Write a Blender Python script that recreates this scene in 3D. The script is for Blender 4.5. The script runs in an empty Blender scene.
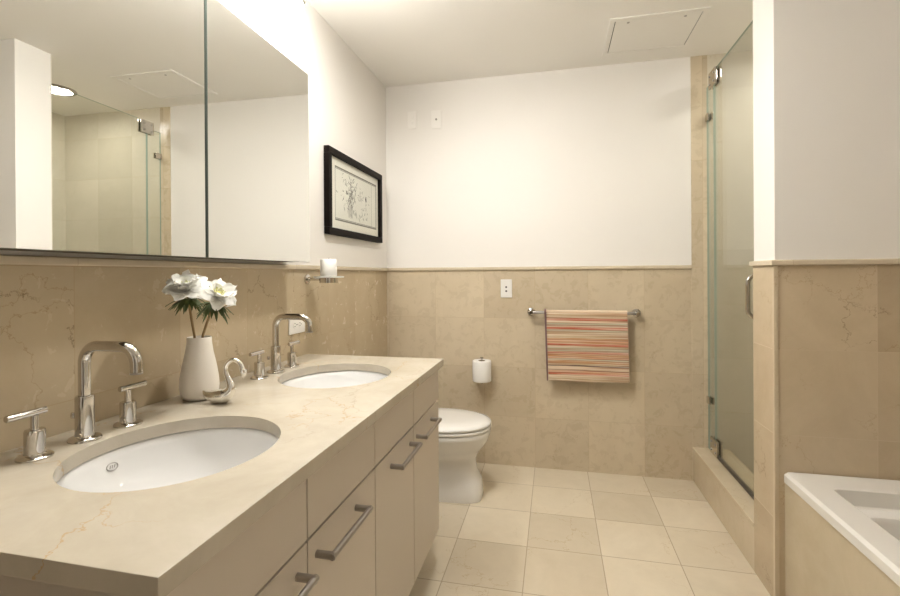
import bpy, bmesh, math, random
from mathutils import Vector, Matrix
C = bpy.context.scene.collection
SC = bpy.context.scene
random.seed(7)
PI = math.pi

# ------------------------------------------------------------------ camera, world, exposure
yaw, pit, rol, FPX, SY = .2208, -.0017, .0061, 464.93, 22.81
s_, c_ = math.sin(yaw), math.cos(yaw); cp, sp = math.cos(pit), math.sin(pit); cr, sr = math.cos(rol), math.sin(rol)
Fv = Vector((-s_*cp, c_*cp, sp)); Uv = Vector((s_*sp, -c_*sp, cp)); Rv = Vector((c_, s_, 0))
R2 = cr*Rv - sr*Uv; U2 = cr*Uv + sr*Rv
cam_d = bpy.data.cameras.new('camera'); cam = bpy.data.objects.new('camera', cam_d); C.objects.link(cam)
M = Matrix((R2, U2, -Fv)).transposed().to_4x4(); M.translation = Vector((1.0826, 0, 1.196))
cam.matrix_world = M
cam_d.sensor_fit = 'HORIZONTAL'; cam_d.sensor_width = 36; cam_d.lens = FPX/900*36
cam_d.shift_y = -SY/900; cam_d.clip_start = .02
SC.camera = cam
w = bpy.data.worlds.new('world'); SC.world = w; w.use_nodes = True
w.node_tree.nodes['Background'].inputs[0].default_value = (1, .95, .88, 1)
w.node_tree.nodes['Background'].inputs[1].default_value = .3
SC.view_settings.view_transform = 'Standard'; SC.view_settings.look = 'None'
SC.view_settings.exposure = .92; SC.view_settings.gamma = 1; SC.view_settings.use_curve_mapping = False
TUBE_L = 80.0          # radiance of the vanity light shades
DOWN_L = 48.0          # radiance of the shower downlight lens
FILL_L = 125.0         # radiance of the unseen ceiling light added to brighten the room
LAMP_COL = (1, .985, .95, 1)

# ------------------------------------------------------------------ room dimensions
XR, YB, ZC, YF = 2.80, 2.915, 2.438, -1.0
XS = 1.857                     # face of curb / partition end / tub line
P0, P1 = 1.8945, 2.078         # partition between tub and shower
CT = .8455                     # counter top height
CAP0, CAP1 = 1.221, 1.241      # tile cap

# ------------------------------------------------------------------ materials
def new_mat(name):
    m = bpy.data.materials.new(name); m.use_nodes = True
    return m, m.node_tree, m.node_tree.nodes['Principled BSDF']
def plain(name, col, rough=.5, metal=0, bump=0, bscale=200, var=0, vscale=6, spec=.5, coat=0):
    m, t, b = new_mat(name)
    b.inputs['Base Color'].default_value = (*col, 1); b.inputs['Roughness'].default_value = rough
    b.inputs['Metallic'].default_value = metal; b.inputs['Specular IOR Level'].default_value = spec
    b.inputs['Coat Weight'].default_value = coat; b.inputs['Coat Roughness'].default_value = .06
    tc = t.nodes.new('ShaderNodeTexCoord')
    if var:
        n = t.nodes.new('ShaderNodeTexNoise'); n.inputs['Scale'].default_value = vscale; n.inputs['Detail'].default_value = 5
        t.links.new(tc.outputs['Object'], n.inputs['Vector'])
        mx = t.nodes.new('ShaderNodeMix'); mx.data_type = 'RGBA'
        mx.inputs[6].default_value = (*[v*(1-var) for v in col], 1); mx.inputs[7].default_value = (*[min(1, v*(1+var)) for v in col], 1)
        t.links.new(n.outputs['Fac'], mx.inputs[0]); t.links.new(mx.outputs[2], b.inputs['Base Color'])
    if bump:
        n = t.nodes.new('ShaderNodeTexNoise'); n.inputs['Scale'].default_value = bscale; n.inputs['Detail'].default_value = 3
        t.links.new(tc.outputs['Object'], n.inputs['Vector'])
        bp = t.nodes.new('ShaderNodeBump'); bp.inputs['Strength'].default_value = bump; bp.inputs['Distance'].default_value = .002
        t.links.new(n.outputs['Fac'], bp.inputs['Height']); t.links.new(bp.outputs[0], b.inputs['Normal'])
    return m
def emis(name, col, st):
    m, t, b = new_mat(name)
    b.inputs['Base Color'].default_value = (.9, .9, .88, 1)
    b.inputs['Emission Color'].default_value = col; b.inputs['Emission Strength'].default_value = st
    return m
def marble(name, c1, c2, vein, size=(.312, .303, .307), off=(.647, 2.06, 0), grout=(.50, .40, .27), gw=.0022, rough=.2, vmask=.53,
           tile=.12, scale=3.2, veins=.55, crack=.0, seed=0, tiles=True, bump=.25):
    m, t, b = new_mat(name); N = t.nodes; L = t.links
    def nd(ty, **k):
        n = N.new(ty)
        for a, v in k.items(): setattr(n, a, v)
        return n
    def mth(op, a, bb=None, c=None):
        n = nd('ShaderNodeMath', operation=op)
        for i, v in enumerate((a, bb, c)):
            if v is None: continue
            if isinstance(v, (int, float)): n.inputs[i].default_value = v
            else: L.new(v, n.inputs[i])
        return n.outputs[0]
    def mixc(f, a, bb, bl='MIX'):
        n = nd('ShaderNodeMix', data_type='RGBA', blend_type=bl)
        for i, v in ((0, f), (6, a), (7, bb)):
            if isinstance(v, (int, float)): n.inputs[i].default_value = v
            elif isinstance(v, tuple): n.inputs[i].default_value = (*v, 1)
            else: L.new(v, n.inputs[i])
        return n.outputs[2]
    tc = nd('ShaderNodeTexCoord'); co = tc.outputs['Object']
    ge = nd('ShaderNodeNewGeometry')
    sx = nd('ShaderNodeSeparateXYZ'); L.new(co, sx.inputs[0])
    vec = co; rnd = None; gfac = None
    if tiles:
        sn = nd('ShaderNodeSeparateXYZ'); L.new(tc.outputs['Normal'], sn.inputs[0])
        ax = [mth('GREATER_THAN', mth('ABSOLUTE', sn.outputs[i]), .5) for i in range(3)]
        ids, gr = [], []
        for i in range(3):
            q = mth('DIVIDE', mth('SUBTRACT', sx.outputs[i], off[i]), size[i])
            live = mth('SUBTRACT', 1.0, ax[i])
            ids.append(mth('MULTIPLY', mth('FLOOR', q), live))
            fr = mth('FRACT', q)
            d = mth('MULTIPLY', mth('MINIMUM', fr, mth('SUBTRACT', 1.0, fr)), size[i])
            gr.append(mth('MULTIPLY', mth('LESS_THAN', d, gw/2), live))
        cb = nd('ShaderNodeCombineXYZ')
        L.new(mth('ADD', ids[0], seed + .5), cb.inputs[0]); L.new(ids[1], cb.inputs[1]); L.new(mth('ADD', ids[2], mth('MULTIPLY', ax[0], 31.0)), cb.inputs[2])
        wn = nd('ShaderNodeTexWhiteNoise', noise_dimensions='3D'); L.new(cb.outputs[0], wn.inputs[0])
        rnd = wn.outputs['Value']
        va = nd('ShaderNodeVectorMath', operation='MULTIPLY_ADD')
        L.new(wn.outputs['Color'], va.inputs[0]); va.inputs[1].default_value = (9, 9, 9); L.new(co, va.inputs[2]); vec = va.outputs[0]
        gfac = mth('MINIMUM', 1.0, mth('ADD', gr[0], mth('ADD', gr[1], gr[2])))
    def noise(sc, det=6, ro=.6, dist=0.):
        n = nd('ShaderNodeTexNoise'); L.new(vec, n.inputs['Vector'])
        n.inputs['Scale'].default_value = sc; n.inputs['Detail'].default_value = det; n.inputs['Roughness'].default_value = ro; n.inputs['Distortion'].default_value = dist
        return n
    def ramp(f, a, bb):
        n = nd('ShaderNodeMapRange'); n.clamp = True; L.new(f, n.inputs[0]); n.inputs[1].default_value = a; n.inputs[2].default_value = bb
        return n.outputs[0]
    n1 = noise(scale, 7, .62, .8); n2 = noise(scale*5, 10, .68, .6); n3 = noise(scale*.7, 3, .5)
    col = mixc(ramp(n1.outputs['Fac'], .32, .68), c1, c2)
    pale = tuple(min(1, v*1.12) for v in c2)
    col = mixc(mth('MULTIPLY', ramp(n2.outputs['Fac'], .5, .8), .18), col, pale)
    darkm = tuple(v*.86 for v in c1)
    col = mixc(mth('MULTIPLY', ramp(n2.outputs['Fac'], .5, .2), .18), col, darkm)
    # warped voronoi edges make the veins
    wv = nd('ShaderNodeVectorMath', operation='MULTIPLY_ADD'); nw = noise(scale*1.4, 6, .65)
    L.new(nw.outputs['Color'], wv.inputs[0]); wv.inputs[1].default_value = (.33, .33, .33); L.new(vec, wv.inputs[2])
    vo = nd('ShaderNodeTexVoronoi', feature='DISTANCE_TO_EDGE'); L.new(wv.outputs[0], vo.inputs['Vector']); vo.inputs['Scale'].default_value = scale*1.1
    vf = mth('MULTIPLY', ramp(vo.outputs['Distance'], .008, .0), ramp(n3.outputs['Fac'], vmask, vmask+.09))
    col = mixc(mth('MULTIPLY', vf, veins), col, vein)
    if crack:
        wv2 = nd('ShaderNodeVectorMath', operation='MULTIPLY_ADD'); nw2 = noise(scale*2.6, 7, .7)
        L.new(nw2.outputs['Color'], wv2.inputs[0]); wv2.inputs[1].default_value = (.16, .16, .16); L.new(vec, wv2.inputs[2])
        vo2 = nd('ShaderNodeTexVoronoi', feature='DISTANCE_TO_EDGE'); L.new(wv2.outputs[0], vo2.inputs['Vector']); vo2.inputs['Scale'].default_value = scale*1.15
        n4 = noise(scale*.9, 2, .5)
        cf = mth('MULTIPLY', ramp(vo2.outputs['Distance'], .008, .001), ramp(n4.outputs['Fac'], .54, .6))
        col = mixc(mth('MULTIPLY', cf, crack), col, tuple(v*.35 for v in vein))
    if rnd is not None:
        k = mth('MULTIPLY_ADD', rnd, tile, 1 - tile/2)
        cc = nd('ShaderNodeCombineColor')
        for i in range(3): L.new(mth('POWER', k, (.9, 1.0, 1.15)[i]), cc.inputs[i])
        col = mixc(1.0, col, cc.outputs[0], 'MULTIPLY')
        col = mixc(mth('MULTIPLY', gfac, .75), col, grout)
    L.new(col, b.inputs['Base Color'])
    rr = mth('MULTIPLY_ADD', n2.outputs['Fac'], .12, rough - .06)
    if gfac is not None: rr = mth('MULTIPLY_ADD', gfac, .5, rr)
    L.new(rr, b.inputs['Roughness'])
    if gfac is not None and bump:
        bp = nd('ShaderNodeBump'); bp.invert = True; bp.inputs['Strength'].default_value = bump; bp.inputs['Distance'].default_value = .002
        L.new(gfac, bp.inputs['Height']); L.new(bp.outputs[0], b.inputs['Normal'])
    return m
def glass_mat(name, tint, f0=.042, f90=.95, rough=0.0):
    m = bpy.data.materials.new(name); m.use_nodes = True; t = m.node_tree; t.nodes.clear()
    o = t.nodes.new('ShaderNodeOutputMaterial'); mx = t.nodes.new('ShaderNodeMixShader')
    lw = t.nodes.new('ShaderNodeLayerWeight'); lw.inputs[0].default_value = .5
    p5 = t.nodes.new('ShaderNodeMath'); p5.operation = 'POWER'; p5.inputs[1].default_value = 5; t.links.new(lw.outputs['Facing'], p5.inputs[0])
    fr = t.nodes.new('ShaderNodeMath'); fr.operation = 'MULTIPLY_ADD'; fr.inputs[1].default_value = f90; fr.inputs[2].default_value = f0; t.links.new(p5.outputs[0], fr.inputs[0])
    tr = t.nodes.new('ShaderNodeBsdfTransparent'); tr.inputs[0].default_value = (*tint, 1)
    gl = t.nodes.new('ShaderNodeBsdfGlossy'); gl.inputs['Roughness'].default_value = rough
    t.links.new(fr.outputs[0], mx.inputs[0]); t.links.new(tr.outputs[0], mx.inputs[1]); t.links.new(gl.outputs[0], mx.inputs[2]); t.links.new(mx.outputs[0], o.inputs[0])
    return m

PAINT = plain('white_wall_paint', (.86, .83, .785), .55, bump=.05, bscale=260, var=.012, vscale=2)
CEIL = plain('ceiling_paint', (.90, .875, .825), .7, bump=.05, bscale=220, var=.015, vscale=2)
B1, B2, VN = (.56, .465, .325), (.62, .525, .38), (.30, .19, .09)
TILE_BACK = marble('beige_marble_wall_tile', B1, B2, VN, size=(.3165, .3165, .307), off=(.647, 2.06, .0), grout=(.50, .39, .25), rough=.28, tile=.17, veins=.4, seed=3)
TILE_LEFT = marble('veined_beige_marble_splash_tile', (.50, .405, .27), (.565, .465, .32), VN, size=(.3, .31, .307), off=(0, 1.478, -.008), grout=(.42, .31, .18), gw=.0018, rough=.26, tile=.10, veins=.5, crack=.55, seed=14)
TILE_PART = marble('beige_marble_alcove_tile', (.50, .40, .27), (.57, .465, .325), VN, size=(.307, .307, .307), off=(1.866, 1.8, -.003), grout=(.55, .44, .30), rough=.25, tile=.2, veins=.4, crack=.5, seed=8, vmask=.5)
TILE_SHOWER = marble('pale_marble_shower_tile', (.60, .545, .44), (.66, .61, .50), VN, size=(.306, .306, .306), off=(XR, 2.915, .1), grout=(.55, .46, .33), rough=.5, tile=.2, veins=.3, seed=21)
TILE_FLOOR = marble('cream_marble_floor_tile', (.64, .555, .42), (.70, .615, .475), (.42, .29, .15), size=(.312, .3025, .3), off=(.647, 2.06, 0), grout=(.26, .19, .115), gw=.0038, rough=.16, tile=.2, veins=.5, seed=5, vmask=.48)
STONE = marble('beige_marble_slab', B1, B2, VN, tiles=False, rough=.22, veins=.35)
APRON = marble('pale_marble_apron', (.50, .42, .29), (.56, .475, .345), VN, tiles=False, rough=.25, veins=.3)
COUNTER = marble('cream_marble_counter', (.455, .40, .31), (.565, .51, .42), (.46, .29, .12), tiles=False, rough=.17, veins=.75, scale=2.8, vmask=.44, crack=.25)
CAPM = marble('beige_marble_cap', (.60, .51, .37), (.66, .57, .43), VN, size=(.3165, .31, 5), off=(.647, 1.478, -1), grout=(.42, .32, .2), gw=.0015, rough=.25, tile=.08, veins=.25)
CHROME = plain('chrome', (.60, .57, .53), .06, 1)
STEEL = plain('brushed_steel', (.40, .375, .35), .3, 1, bump=.08, bscale=400)
SILVER = plain('polished_silver', (.86, .84, .80), .16, 1)
CERAM = plain('white_ceramic', (.82, .80, .76), .12, coat=.4)
BASIN = plain('white_basin_ceramic', (.74, .73, .71), .1, coat=.4)
TUBM = plain('white_tub_acrylic', (.74, .715, .665), .2, coat=.3)
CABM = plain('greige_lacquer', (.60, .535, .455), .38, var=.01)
CABS = plain('greige_lacquer_shaded', (.46, .40, .33), .45, var=.01)  # darker copy of the lacquer; shade on the sides put into the colour
DARK = plain('cavity_shade', (.06, .045, .035), .8)  # near-black that puts the shade of gaps and cabinet inside into the colour
BLACKW = plain('black_wood', (.010, .007, .006), .5, var=.25, vscale=30, spec=.06)
MATB = plain('cream_mat_board', (.88, .85, .77), .9)
PAPER = plain('print_paper', (.84, .82, .75), .9, var=.04, vscale=9)
INK = plain('grey_ink', (.24, .23, .20), .9)
INKD = plain('dark_ink', (.07, .065, .06), .9)
PLATE = plain('white_plastic', (.86, .84, .80), .35)
PLATEW = plain('painted_plate', (.90, .875, .83), .35)
SLOT = plain('dark_slot', (.05, .045, .04), .6)
MIRROR = plain('mirror_silver', (.88, .89, .87), .0, 1)
MEDGE = plain('mirror_glass_edge', (.13, .16, .135), .3)
GLASS = glass_mat('shower_glass', (.93, .935, .905))
GEDGE = plain('green_glass_edge', (.33, .42, .36), .15)
DISHG = glass_mat('dish_glass', (.9, .93, .91))
FROST = plain('frosted_edge', (.72, .74, .70), .3)
WAX = plain('white_wax', (.90, .88, .84), .45, spec=.4)
VASEM = plain('matte_white_vase', (.80, .75, .675), .32)
TUBE = emis('lit_tube', LAMP_COL, TUBE_L)
LENS = emis('lit_lens', (1, .975, .93, 1), DOWN_L)
FILL_LENS = emis('added_fill_lens', (1, .975, .93, 1), FILL_L)
TISSUE = plain('tissue_paper', (.86, .84, .80), .95, bump=.2, bscale=300)
CARD = plain('cardboard', (.30, .22, .14), .9)
PETAL = plain('white_petal', (.95, .94, .90), .6, var=.02, vscale=40)
def _petal_translucency():
    t = PETAL.node_tree; b = t.nodes['Principled BSDF']; o = t.nodes['Material Output']
    tr = t.nodes.new('ShaderNodeBsdfTranslucent'); tr.inputs[0].default_value = (.95, .94, .88, 1)
    mx = t.nodes.new('ShaderNodeMixShader'); mx.inputs[0].default_value = .3
    t.links.new(b.outputs[0], mx.inputs[1]); t.links.new(tr.outputs[0], mx.inputs[2]); t.links.new(mx.outputs[0], o.inputs[0])
_petal_translucency()
PISTIL = plain('yellow_green_center', (.62, .60, .22), .7)
STEM = plain('brown_green_stem', (.25, .16, .06), .6)
LEAF = plain('dark_green_leaf', (.075, .105, .03), .55, var=.3, vscale=60)
RUBBER = plain('dark_sweep', (.07, .055, .04), .4)
HEM = plain('purple_hem', (.20, .115, .11), .9)

# ------------------------------------------------------------------ geometry helpers
def box(bm, x0, x1, y0, y1, z0, z1, bev=0, seg=2, mi=0):
    r = bmesh.ops.create_cube(bm, size=1)
    vs = r['verts']
    for v in vs: v.co = Vector(((x0+x1)/2 + v.co.x*(x1-x0), (y0+y1)/2 + v.co.y*(y1-y0), (z0+z1)/2 + v.co.z*(z1-z0)))
    fs = set(f for v in vs for f in v.link_faces)
    for f in fs: f.material_index = mi
    if bev:
        es = list(set(e for v in vs for e in v.link_edges))
        rr = bmesh.ops.bevel(bm, geom=es, offset=bev, segments=seg, profile=.5, affect='EDGES')
        for f in rr['faces']: f.material_index = mi
def tube(bm, pts, r, seg=16, cap=True, flat=1.0, mi=0):
    pts = [Vector(p) for p in pts]; n = len(pts)
    rs = r if isinstance(r, (list, tuple)) else [r]*n
    tg = []
    for i in range(n):
        a = pts[max(0, i-1)]; b = pts[min(n-1, i+1)]; tg.append((b-a).normalized())
    up = Vector((0, 0, 1)) if abs(tg[0].z) < .9 else Vector((1, 0, 0))
    nrm = (up - tg[0]*up.dot(tg[0])).normalized(); rings = []
    for i in range(n):
        nrm = (nrm - tg[i]*nrm.dot(tg[i])).normalized(); bi = tg[i].cross(nrm)
        rings.append([bm.verts.new(pts[i] + (nrm*math.cos(2*PI*k/seg)*flat + bi*math.sin(2*PI*k/seg))*rs[i]) for k in range(seg)])
    loft_rings(bm, rings, cap, mi)
def loft_rings(bm, rings, cap=True, mi=0):
    seg = len(rings[0]); fs = []
    for a, b in zip(rings, rings[1:]):
        for k in range(seg): fs.append(bm.faces.new((a[k], a[(k+1) % seg], b[(k+1) % seg], b[k])))
    if cap: fs.append(bm.faces.new(rings[0][::-1])); fs.append(bm.faces.new(rings[-1]))
    for f in fs: f.material_index = mi
def loft(bm, secs, cap=True, mi=0):
    loft_rings(bm, [[bm.verts.new(p) for p in s] for s in secs], cap, mi)
def lathe(bm, prof, seg=40, ctr=(0, 0, 0), axis='z', cap=True, mi=0, sx=1, sy=1):
    secs = []
    for r, h in prof:
        ring = []
        for k in range(seg):
            a = 2*PI*k/seg; u, v = r*math.cos(a)*sx, r*math.sin(a)*sy
            p = {'z': (u, v, h), 'x': (h, u, v), 'y': (v, h, u)}[axis]
            ring.append((p[0]+ctr[0], p[1]+ctr[1], p[2]+ctr[2]))
        secs.append(ring)
    loft(bm, secs, cap, mi)
def obj(name, bm, mats, parent=None, loc=None, smooth=40, keep_normals=False):
    if not keep_normals: bmesh.ops.recalc_face_normals(bm, faces=bm.faces)
    me = bpy.data.meshes.new(name); bm.to_mesh(me); bm.free()
    for m in (mats if isinstance(mats, (list, tuple)) else [mats]): me.materials.append(m)
    if smooth:
        me.polygons.foreach_set('use_smooth', [True]*len(me.polygons))
        me.set_sharp_from_angle(angle=math.radians(smooth))
    o = bpy.data.objects.new(name, me); C.objects.link(o)
    if smooth and smooth <= 40:
        wm = o.modifiers.new('weighted_normal', 'WEIGHTED_NORMAL'); wm.keep_sharp = True
    if parent: o.parent = parent
    if loc is not None: o.location = loc
    return o
def tag(o, label, cat, group=None):
    o['label'] = label; o['category'] = cat
    if group: o['group'] = group
    return o
def thing(name, label, cat, loc=(0, 0, 0), rz=0, group=None):
    o = bpy.data.objects.new(name, None); C.objects.link(o); o.location = loc; o.rotation_euler = (0, 0, rz); o.empty_display_size = .05
    return tag(o, label, cat, group)
def struct(name, bm, mats, smooth=0):
    o = obj(name, bm, mats, smooth=smooth); o['kind'] = 'structure'; return o
def dup(root, name, loc, label, group=None):
    r = root.copy(); C.objects.link(r); r.name = name; r.location = loc; r['label'] = label
    if group: r['group'] = group
    for ch in list(root.children):
        c = ch.copy(); C.objects.link(c); c.parent = r
        for g in list(ch.children):
            d = g.copy(); C.objects.link(d); d.parent = c
    return r
BM = bmesh.new

# ------------------------------------------------------------------ setting
b = BM(); box(b, -.1, XR+.1, YF-.1, YB+.1, -.1, 0); struct('floor', b, TILE_FLOOR)
b = BM(); box(b, -.1, XR+.1, YF-.1, YB+.1, ZC, ZC+.1); struct('ceiling', b, CEIL)
# left wall: paint above, tile below (tile face is the plane x = 0)
b = BM(); box(b, -.1, 0, YF-.1, YB, CAP0+.01, ZC); box(b, -.1, .0, YF-.1, YB, 0, CAP0+.01, mi=1); struct('wall_left', b, [PAINT, TILE_LEFT])
# back wall: paint, dado tile, full-height tile strip and shower end
b = BM(); box(b, -.1, 1.853, YB, YB+.1, CAP0+.01, ZC); box(b, -.1, 1.853, YB, YB+.1, 0, CAP0+.01, mi=1)
box(b, 1.853, 1.94, YB-.003, YB+.1, 0, ZC, mi=1); box(b, 1.94, XR+.1, YB-.003, YB+.1, 0, ZC, mi=2)
struct('wall_back', b, [PAINT, TILE_BACK, TILE_SHOWER])
b = BM(); box(b, XR, XR+.1, P1-.05, YB, 0, ZC, mi=1); box(b, XR, XR+.1, .2, P1-.05, CAP0+.01, ZC); box(b, XR, XR+.1, .2, P1-.05, 0, CAP0+.01, mi=2)
struct('wall_right', b, [PAINT, TILE_SHOWER, TILE_PART])
b = BM(); box(b, XS+.004, XR, P0+.004, P1, CAP0+.01, ZC); box(b, XS, XR, P0, P1, 0, CAP0+.01, mi=1); box(b, XS+.006, XR, P1, P1+.006, 0, ZC, mi=2)
struct('wall_partition', b, [PAINT, TILE_PART, TILE_SHOWER])
b = BM(); box(b, XS, XR, .2, .37, 0, ZC); struct('wall_alcove', b, TILE_PART)
b = BM(); box(b, XS, XS+.1, YF, .2, 0, ZC); struct('wall_entry', b, PAINT)
b = BM(); box(b, -.1, .62, YF-.1, YF, 0, ZC); box(b, 1.50, XR+.1, YF-.1, YF, 0, ZC); box(b, .62, 1.50, YF-.1, YF, 2.05, ZC); struct('wall_front', b, PAINT)
b = BM(); box(b, .62, .64, YF-.12, YF+.01, 0, 2.05); box(b, 1.48, 1.50, YF-.12, YF+.01, 0, 2.05); box(b, .64, 1.48, YF-.12, YF+.01, 2.03, 2.05); struct('trim_8', b, PAINT)  # frame of the unseen doorway, added with the dim hall
b = BM(); box(b, .2, .25, YF-1.6, YF-.1, 0, ZC); box(b, 1.9, 1.95, YF-1.6, YF-.1, 0, ZC); box(b, .2, 1.95, YF-1.65, YF-1.6, 0, ZC); box(b, .2, 1.95, YF-1.6, YF-.1, ZC-.05, ZC); box(b, .2, 1.95, YF-1.6, YF-.1, -.1, 0); struct('wall_added_hall', b, plain('added_hall_dark', (.42, .36, .29), .7))  # unseen dim hall, added so the chrome reflects something dark
def cap_rail(name, segs):
    b = BM()
    for s in segs: box(b, *s, CAP0, CAP1, bev=.004, seg=3)
    struct(name, b, CAPM, smooth=40)
cap_rail('trim_1', [(-.02, .012, YF, YB)])
cap_rail('trim_2', [(.012, 1.853, YB-.012, YB+.02)])
cap_rail('trim_3', [(XS-.012, XR-.002, P0-.012, P1+.008)])
cap_rail('trim_4', [(XR-.012, XR+.02, .37, P0-.012)])
# narrow edge tile down the partition corner
b = BM(); box(b, XS-.003, XS+.012, P0-.003, P0+.012, 0, CAP0, bev=.002); struct('trim_5', b, STONE, smooth=40)
# shower pan and curb
b = BM(); box(b, 2.04, XR, P1+.006, YB-.003, 0, .06); struct('floor_shower', b, TILE_SHOWER)
b = BM(); box(b, XS, 2.04, P1, YB-.003, 0, .178); box(b, XS-.004, 2.045, P1+.001, YB-.003, .178, .195, bev=.003)
struct('trim_6', b, STONE)
# tiled tub apron
b = BM(); box(b, 1.888, 1.91, .37, P0, 0, .442); struct('trim_7', b, APRON)

# ------------------------------------------------------------------ bathtub
def rrect(x0, x1, y0, y1, r, z, n=8):
    pts = []
    for cx, cy, a0 in ((x1-r, y1-r, 0), (x0+r, y1-r, PI/2), (x0+r, y0+r, PI), (x1-r, y0+r, 1.5*PI)):
        for k in range(n+1):
            a = a0 + PI/2*k/n; pts.append((cx+r*math.cos(a), cy+r*math.sin(a), z))
    return pts
tx0, tx1, ty0, ty1 = 1.880, XR-.004, .374, P0-.003
t = thing('bathtub', 'white bathtub set behind a beige tiled apron, right edge of the room', 'bathtub', (tx0, ty1, 0))
def sh(p): return [(x-tx0, y-ty1, z) for x, y, z in p]
b = BM()
loft(b, [sh(rrect(tx0+.012, tx1, ty0, ty1, .012, .443)), sh(rrect(tx0, tx1, ty0, ty1, .012, .446)), sh(rrect(tx0, tx1, ty0, ty1, .012, .472)), sh(rrect(tx0+.009, tx1-.004, ty0+.004, ty1-.004, .012, .481)),
         sh(rrect(1.972, 2.70, .50, 1.778, .018, .481)), sh(rrect(1.976, 2.696, .504, 1.775, .018, .478)), sh(rrect(1.979, 2.693, .51, 1.771, .02, .430)),
         sh(rrect(1.983, 2.689, .515, 1.766, .02, .424)), sh(rrect(1.988, 2.684, .56, 1.722, .10, .421)), sh(rrect(1.993, 2.679, .57, 1.712, .11, .408)), sh(rrect(2.03, 2.64, .64, 1.64, .13, .14)), sh(rrect(2.08, 2.59, .72, 1.56, .12, .10))], cap=False)
b.verts.ensure_lookup_table(); n = len(b.verts)
b.faces.new(b.verts[n-36:n])
obj('tub_shell', b, TUBM, t, smooth=35, keep_normals=False)
b = BM(); lathe(b, [(.001, .0), (.03, .0), (.03, .006), (.024, .01), (.001, .008)], 24, (.40, -.45, .10)); obj('drain', b, CHROME, t)

# ------------------------------------------------------------------ shower door, fixed panel
GX = 1.940
def pane(x0, x1, y0, y1, z0, z1):
    b = BM(); box(b, x0, x1, y0, y1, z0, z1)
    b.faces.ensure_lookup_table(); bmesh.ops.recalc_face_normals(b, faces=b.faces)
    for f in b.faces: f.material_index = 0 if abs(f.normal.x) > .5 else 1
    return b
d = thing('shower_door', 'clear glass shower door on chrome hinges with a curved pull', 'shower door', (GX, 2.79, .2))
obj('glass_panel', pane(-.005, .005, -.70, 0, .006, 2.10), [GLASS, GEDGE], d, smooth=0)
b = BM(); box(b, -.009, .009, -.70, -.055, -.003, .012, bev=.002); obj('door_sweep', b, RUBBER, d)
for z in (.045, 2.055):
    b = BM()
    for sx_ in (-1, 1):
        xa, xb = sorted((sx_*.005, sx_*.016)); box(b, xa, xb, -.055, .052, z-.045, z+.045, bev=.003)
    tube(b, [(0, .004, z-.045), (0, .004, z+.045)], .011, 14)
    h = obj('hinge', b, CHROME, d)
    b = BM()
    for yy in (-.032, .032):
        for zz in (-.022, .022): lathe(b, [(.0005, -.019), (.006, -.019), (.007, -.0155), (.0005, -.0155)], 12, (0, yy, z+zz), 'x')
    obj('screw', b, STEEL, h)
b = BM()
for sx_ in (-1, 1):
    pts = []
    yb_, za, zb = -.592, .815, .975; out = .058*sx_; st = .005*sx_
    pts += [(st, yb_, za-.008)]
    for k in range(7):
        a = PI/2*k/6; pts.append((out - .03*sx_ + .03*sx_*math.sin(a), yb_, za-.008+.03-.03*math.cos(a)))
    for k in range(7):
        a = PI/2*k/6; pts.append((out - .03*sx_ + .03*sx_*math.cos(a), yb_, zb+.008-.03+.03*math.sin(a)))
    pts += [(st, yb_, zb+.008)]
    tube(b, pts, .0095, 16)
    for zz in (za-.008, zb+.008):
        xa, xb = sorted((.0052*sx_, .009*sx_)); lathe(b, [(.014, xa), (.014, xb)], 18, (0, yb_, zz), 'x')
obj('pull_handle', b, CHROME, d, smooth=50)
p = thing('fixed_glass_panel', 'narrow fixed glass strip between the back wall and the shower door', 'glass panel', (GX, YB-.006, .195))
obj('glass_strip', pane(-.005, .005, -.113, .002, .001, 2.055), [GLASS, GEDGE], p, smooth=0)
for z in (1.88, .28):
    b = BM()
    for sx_ in (-1, 1):
        xa, xb = sorted((sx_*.005, sx_*.014)); box(b, xa, xb, -.045, .002, z-.02, z+.02, bev=.002)
    obj('wall_clip', b, CHROME, p)

# ------------------------------------------------------------------ ceiling: hatch, shower downlight and an added fill light
t = thing('access_hatch', 'square white access hatch set in the ceiling near the back wall', 'hatch', (1.58, 2.58, ZC))
x0, x1, y0, y1 = -.225, .225, -.195, .195
b = BM()
for q in ((x0, x1, y0, y0+.026), (x0, x1, y1-.026, y1), (x0, x0+.026, y0+.026, y1-.026), (x1-.026, x1, y0+.026, y1-.026)): box(b, *q, -.006, .004, bev=.002)
obj('hatch_frame', b, CEIL, t)
b = BM(); box(b, x0+.0295, x1-.0295, y0+.0295, y1-.0295, -.0045, .003, bev=.0012); obj('hatch_panel', b, CEIL, t)
b = BM(); box(b, x0+.024, x1-.024, y0+.024, y1-.024, -.0008, .003); obj('hatch_gap_shade', b, DARK, t)  # dark sheet standing in for the shade between frame and panel
for xx in (-.135, .125):
    b = BM(); lathe(b, [(.0005, -.0065), (.006, -.0065), (.007, -.004), (.007, .0)], 14, (xx, -.145, 0)); obj('latch', b, STEEL, t)
def downlight(loc, label, lens):
    t = thing('recessed_light', label, 'light', loc)
    b = BM(); lathe(b, [(.082, -.002), (.085, -.012), (.098, -.012), (.108, -.004), (.108, .002), (.082, .002)], 40, cap=False); obj('trim_ring', b, STEEL, t)
    b = BM(); lathe(b, [(.0005, -.004), (.05, -.0045), (.0835, -.003), (.0835, .001), (.0005, .001)], 40); obj('lens', b, lens, t)
    return t
downlight((2.33, 2.48, ZC), 'round lit ceiling light over the shower, seen in the mirror', LENS)
downlight((.76, 1.65, ZC), 'round ceiling light added out of view over the open floor to brighten the room', FILL_LENS)  # unseen fill lamp, added for brightness

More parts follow.
